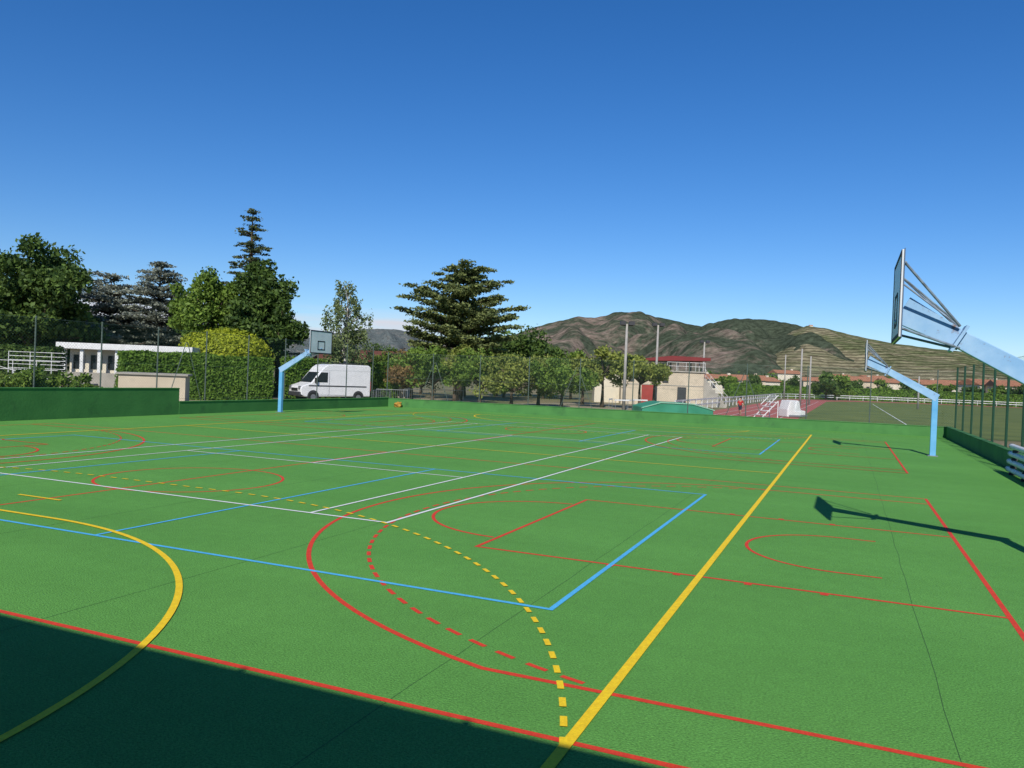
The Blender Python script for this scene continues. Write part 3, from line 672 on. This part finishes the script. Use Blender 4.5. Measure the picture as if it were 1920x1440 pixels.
def hillmat(name,forest,rock,split_lo,split_hi,bias,vine=False):
    m,nt,b=new_mat(name);N=nt.nodes;L=nt.links
    tc=N.new('ShaderNodeTexCoord');sp=N.new('ShaderNodeSeparateXYZ');L.new(tc.outputs['Object'],sp.inputs[0])
    n1=N.new('ShaderNodeTexNoise');n1.inputs['Scale'].default_value=.018;n1.inputs['Detail'].default_value=9;n1.inputs['Roughness'].default_value=.75;L.new(tc.outputs['Object'],n1.inputs['Vector'])
    mr=N.new('ShaderNodeMapRange');mr.inputs[1].default_value=split_lo;mr.inputs[2].default_value=split_hi;mr.inputs[3].default_value=bias;mr.inputs[4].default_value=-.14
    L.new(sp.outputs[0],mr.inputs[0])
    ad=N.new('ShaderNodeMath');ad.operation='ADD';L.new(n1.outputs['Fac'],ad.inputs[0]);L.new(mr.outputs[0],ad.inputs[1])
    st=N.new('ShaderNodeMapRange');st.inputs[1].default_value=.48;st.inputs[2].default_value=.62;L.new(ad.outputs[0],st.inputs[0])
    n2=N.new('ShaderNodeTexNoise');n2.inputs['Scale'].default_value=.13;n2.inputs['Detail'].default_value=6;n2.inputs['Roughness'].default_value=.7;L.new(tc.outputs['Object'],n2.inputs['Vector'])
    def ramp(c,lo,hi):
        r=N.new('ShaderNodeValToRGB');r.color_ramp.elements[0].position=.38;r.color_ramp.elements[1].position=.62
        r.color_ramp.elements[0].color=(*[x*lo for x in c],1);r.color_ramp.elements[1].color=(*[x*hi for x in c],1);L.new(n2.outputs['Fac'],r.inputs['Fac']);return r
    a=ramp(forest,.6,1.4);c=ramp(rock,.6,1.3)
    mx=N.new('ShaderNodeMix');mx.data_type='RGBA';L.new(st.outputs[0],mx.inputs[0]);L.new(a.outputs[0],mx.inputs[6]);L.new(c.outputs[0],mx.inputs[7]);col=mx.outputs[2]
    if vine:
        wv=N.new('ShaderNodeTexWave');wv.bands_direction='Z';wv.inputs['Scale'].default_value=.09;wv.inputs['Distortion'].default_value=4.5;wv.inputs['Detail'].default_value=3;wv.inputs['Detail Scale'].default_value=.1
        L.new(tc.outputs['Object'],wv.inputs['Vector'])
        r=N.new('ShaderNodeMapRange');r.inputs[1].default_value=.1;r.inputs[2].default_value=.5;r.inputs[3].default_value=.52;r.inputs[4].default_value=1.12;L.new(wv.outputs['Fac'],r.inputs[0])
        sc=N.new('ShaderNodeVectorMath');sc.operation='SCALE';L.new(col,sc.inputs[0]);L.new(r.outputs[0],sc.inputs['Scale']);col=sc.outputs[0]
    L.new(col,b.inputs['Base Color']);b.inputs['Roughness'].default_value=1;b.inputs['Specular IOR Level'].default_value=0
    bp=N.new('ShaderNodeBump');bp.inputs['Strength'].default_value=.8;bp.inputs['Distance'].default_value=4;L.new(n2.outputs['Fac'],bp.inputs['Height']);L.new(bp.outputs[0],b.inputs['Normal'])
    return m
P1=[(-.12,.03),(-.04,.042),(.0,.052),(.027,.0635),(.061,.073),(.081,.079),(.101,.0775),(.118,.082),(.135,.0872),(.162,.0845),(.196,.079),(.236,.0719),(.252,.076),(.27,.0814),(.297,.0847),(.331,.0827),(.358,.079),(.392,.07),(.45,.055),(.52,.045),(.6,.03),(.7,.02)]
hill("rocky_hill",P1,520,1400,hillmat("rocky_hill",(.062,.078,.05),(.24,.185,.145),120,420,.05),60,seed=3.1)  # forest and rock colours lightened: distance haze is painted into them
P2=[(.255,.004),(.28,.014),(.30,.03),(.32,.047),(.34,.062),(.352,.071),(.37,.0785),(.392,.0765),(.432,.068),(.486,.0602),(.534,.0553),(.571,.0534),(.608,.043),(.649,.034),(.72,.02),(.8,.012)]
hill("vineyard_hill",P2,480,1150,hillmat("vineyard",(.125,.14,.065),(.28,.245,.15),300,1200,.06,True),22,seed=9.4)
P3=[(-.9,.034),(-.62,.038),(-.52,.046),(-.46,.047),(-.38,.04),(-.28,.034),(-.24,.042),(-.19,.052),(-.15,.053),(-.1,.045),(0,.04),(.1,.03),(.3,.03),(.6,.03),(.75,.03)]
hill("far_hills",P3,1800,3200,hillmat("far_hill",(.11,.13,.125),(.22,.205,.18),-3000,3000,.06),60,seed=5.5)  # greyed, paler colours stand in for haze over the far ridge
D=1145;b=.375;e=empty("hilltop_chapel",(b*D,D,88.5),0,"tiny pale building on the vineyard ridge","building")
MB().box((0,0,1.8),(5,4,3.6)).out("wall",m_cream,e);MB().prism([(-2.2,3.6),(2.2,3.6),(0,4.8)],-2.8,2.8,'x').out("roof",m_roofr,e)
# ================================================================= white tubes stacked by the right wall
for i in range(4):
    p=CW(28.2-.15*i,-4.62)
    e=empty("stacked_white_tube",(p.x,p.y,.14+i*.24),CR+pi,"white plastic tube stacked beside the green wall","tube","white tubes beside the wall")
    MB().cyl((0,0,0),(5,0,0),.075,k=14).out("tube_body",m_white,e)
    MB().cyl((-.03,0,0),(.08,0,0),.083,k=14).out("end_cap",m_steel,e)
    for x in(.6,2.4,4.2): MB().box((x,0,-.12 if i else -.1),(.08,.16,.08)).out("bracket",m_dark,e)
# ================================================================= person on the track
def person(x,y,rz,s):
    e=empty("person",(x,y,-.03),rz,"person in red shirt and dark shorts walking on track","person");e.scale=(s,)*3
    J={'pelvis':((0,0,.92),.13),'belly':((0,.01,1.08),.12),'chest':((0,.0,1.3),.15),'neck':((0,.01,1.48),.055),'head0':((0,.02,1.56),.085),'head1':((0,.02,1.68),.09),
       'lh':((-.1,0,.88),.09),'lk':((-.11,.16,.5),.06),'la':((-.11,.06,.09),.04),'lt':((-.11,.22,.04),.035),'rh':((.1,0,.88),.09),'rk':((.11,-.02,.48),.06),'ra':((.11,-.24,.13),.04),'rt':((.11,-.12,.04),.035),
       'ls':((-.19,0,1.4),.055),'le':((-.25,-.08,1.13),.042),'lw':((-.24,.06,.92),.03),'lf':((-.24,.1,.84),.025),'rs':((.19,0,1.4),.055),'re':((.25,.05,1.14),.042),'rw':((.24,.2,.95),.03),'rf':((.24,.25,.88),.025)}
    E=['pelvis belly','belly chest','chest neck','neck head0','head0 head1','pelvis lh','lh lk','lk la','la lt','pelvis rh','rh rk','rk ra','ra rt','chest ls','ls le','le lw','lw lf','chest rs','rs re','re rw','rw rf']
    def sk(name,keys,grow,mat,root):
        idx={k:i for i,k in enumerate(keys)};ed=[tuple(idx[q] for q in t.split()) for t in E if all(q in idx for q in t.split())]
        me=bpy.data.meshes.new(name);me.from_pydata([J[k][0] for k in keys],ed,[]);me.materials.append(mat)
        o=bpy.data.objects.new(name,me);COL.objects.link(o);o.parent=e
        o.modifiers.new('skin','SKIN');o.modifiers.new('sub','SUBSURF').levels=1
        for i,k in enumerate(keys):
            sv=me.skin_vertices[0].data[i];sv.radius=(J[k][1]*grow,)*2;sv.use_root=(k==root)
        return o
    sk("body",list(J),1,M("skin_tone",(.5,.3,.2),scale=3,rough=.6),'pelvis')
    sk("shirt",['pelvis','belly','chest','ls','rs','le','re'],1.25,M("red_shirt",(.5,.03,.03),scale=3),'chest')
    sk("shorts",['pelvis','lh','lk','rh','rk'],1.2,M("dark_shorts",(.03,.03,.06),scale=3),'pelvis')
    m=bmesh.new();bmesh.ops.create_uvsphere(m,u_segments=12,v_segments=8,radius=.11)
    for v in m.verts: v.co.z=v.co.z*.8+1.70;v.co.y-=.01
    me=bpy.data.meshes.new("hair");m.to_mesh(me);m.free();me.materials.append(m_black);o=bpy.data.objects.new("hair",me);COL.objects.link(o);o.parent=e
person(18.0,62,2.4,.82)
# ================================================================= building behind the camera (casts the foreground shadow)
m_shade=M("brown_render",(.2,.17,.14),scale=1,rough=.9)
e=empty("changing_room_building",CW(-.5,0,-.02),CR,"brown rendered building standing behind the court","building")
MB().box((-4,9,2.1),(8,42,4.2)).out("wall",m_shade,e)
MB().box((-4,9,4.26),(8.1,42.2,.12)).out("roof",m_concrete,e)
for y in(1.15,3.1): MB().box((-.1,y,4.38),(.07,.06,.13)).out("roof_vent",m_steel,e)
# ================================================================= light, sky, camera
sunv=Vector((.886,4.51,-3.65)).normalized()
sd=bpy.data.lights.new("sun",'SUN');sd.energy=4.8;sd.angle=radians(.53);sd.color=(1,.95,.86)
so=bpy.data.objects.new("sun",sd);COL.objects.link(so);so.rotation_euler=sunv.to_track_quat('-Z','Y').to_euler()
w=bpy.data.worlds.new("World");scn.world=w;w.use_nodes=True;nt=w.node_tree;N=nt.nodes;L=nt.links
sky=N.new('ShaderNodeTexSky');sky.sky_type='NISHITA';sky.sun_disc=False;sky.sun_elevation=radians(38.4);sky.sun_rotation=radians(191.1);sky.altitude=150;sky.air_density=1.0;sky.dust_density=0;sky.ozone_density=4.0
hs=N.new('ShaderNodeHueSaturation');hs.inputs['Saturation'].default_value=1.28;L.new(sky.outputs[0],hs.inputs['Color'])
tint=N.new('ShaderNodeMix');tint.data_type='RGBA';tint.blend_type='MULTIPLY';tint.inputs[0].default_value=1;L.new(hs.outputs[0],tint.inputs[6]);tint.inputs[7].default_value=(.9,1.0,1.22,1)
tc=N.new('ShaderNodeTexCoord');mp=N.new('ShaderNodeMapping');mp.inputs['Scale'].default_value=(3,3,22);L.new(tc.outputs['Generated'],mp.inputs[0])
no=N.new('ShaderNodeTexNoise');no.inputs['Scale'].default_value=1.6;no.inputs['Detail'].default_value=7;L.new(mp.outputs[0],no.inputs['Vector'])
sp=N.new('ShaderNodeSeparateXYZ');L.new(tc.outputs['Generated'],sp.inputs[0])
def mr(src,a,b,c,d):
    m=N.new('ShaderNodeMapRange');m.inputs[1].default_value=a;m.inputs[2].default_value=b;m.inputs[3].default_value=c;m.inputs[4].default_value=d;L.new(src,m.inputs[0]);return m.outputs[0]
def mul(a,b):
    m=N.new('ShaderNodeMath');m.operation='MULTIPLY';L.new(a,m.inputs[0]);L.new(b,m.inputs[1]);return m.outputs[0]
mask=mul(mr(sp.outputs[2],.06,.078,1,0),mul(mr(no.outputs['Fac'],.32,.5,0,1),mr(sp.outputs[0],-.14,-.06,1,0)))
mx=N.new('ShaderNodeMix');mx.data_type='RGBA';L.new(mask,mx.inputs[0]);L.new(tint.outputs[2],mx.inputs[6]);mx.inputs[7].default_value=(7.2,7.5,8.4,1)
bg=N['Background'];bg.inputs['Strength'].default_value=.094;L.new(mx.outputs[2],bg.inputs['Color'])
scn.view_settings.view_transform='Standard';scn.view_settings.look='None';scn.view_settings.exposure=0
cd=bpy.data.cameras.new("camera");co=bpy.data.objects.new("camera",cd);COL.objects.link(co)
p,r=.01055,.04008
fw=Vector((0,cos(p),-sin(p)));up=Vector((0,sin(p),cos(p)));rt=Vector((1,0,0))
cx=rt*cos(r)+up*sin(r);cy=-rt*sin(r)+up*cos(r);cz=-fw
mtx=Matrix((cx,cy,cz)).transposed().to_4x4();mtx.translation=Vector((0,0,2.377));co.matrix_world=mtx
cd.sensor_width=36;cd.lens=36*1480/1920;cd.clip_start=.05;cd.clip_end=20000
scn.camera=co
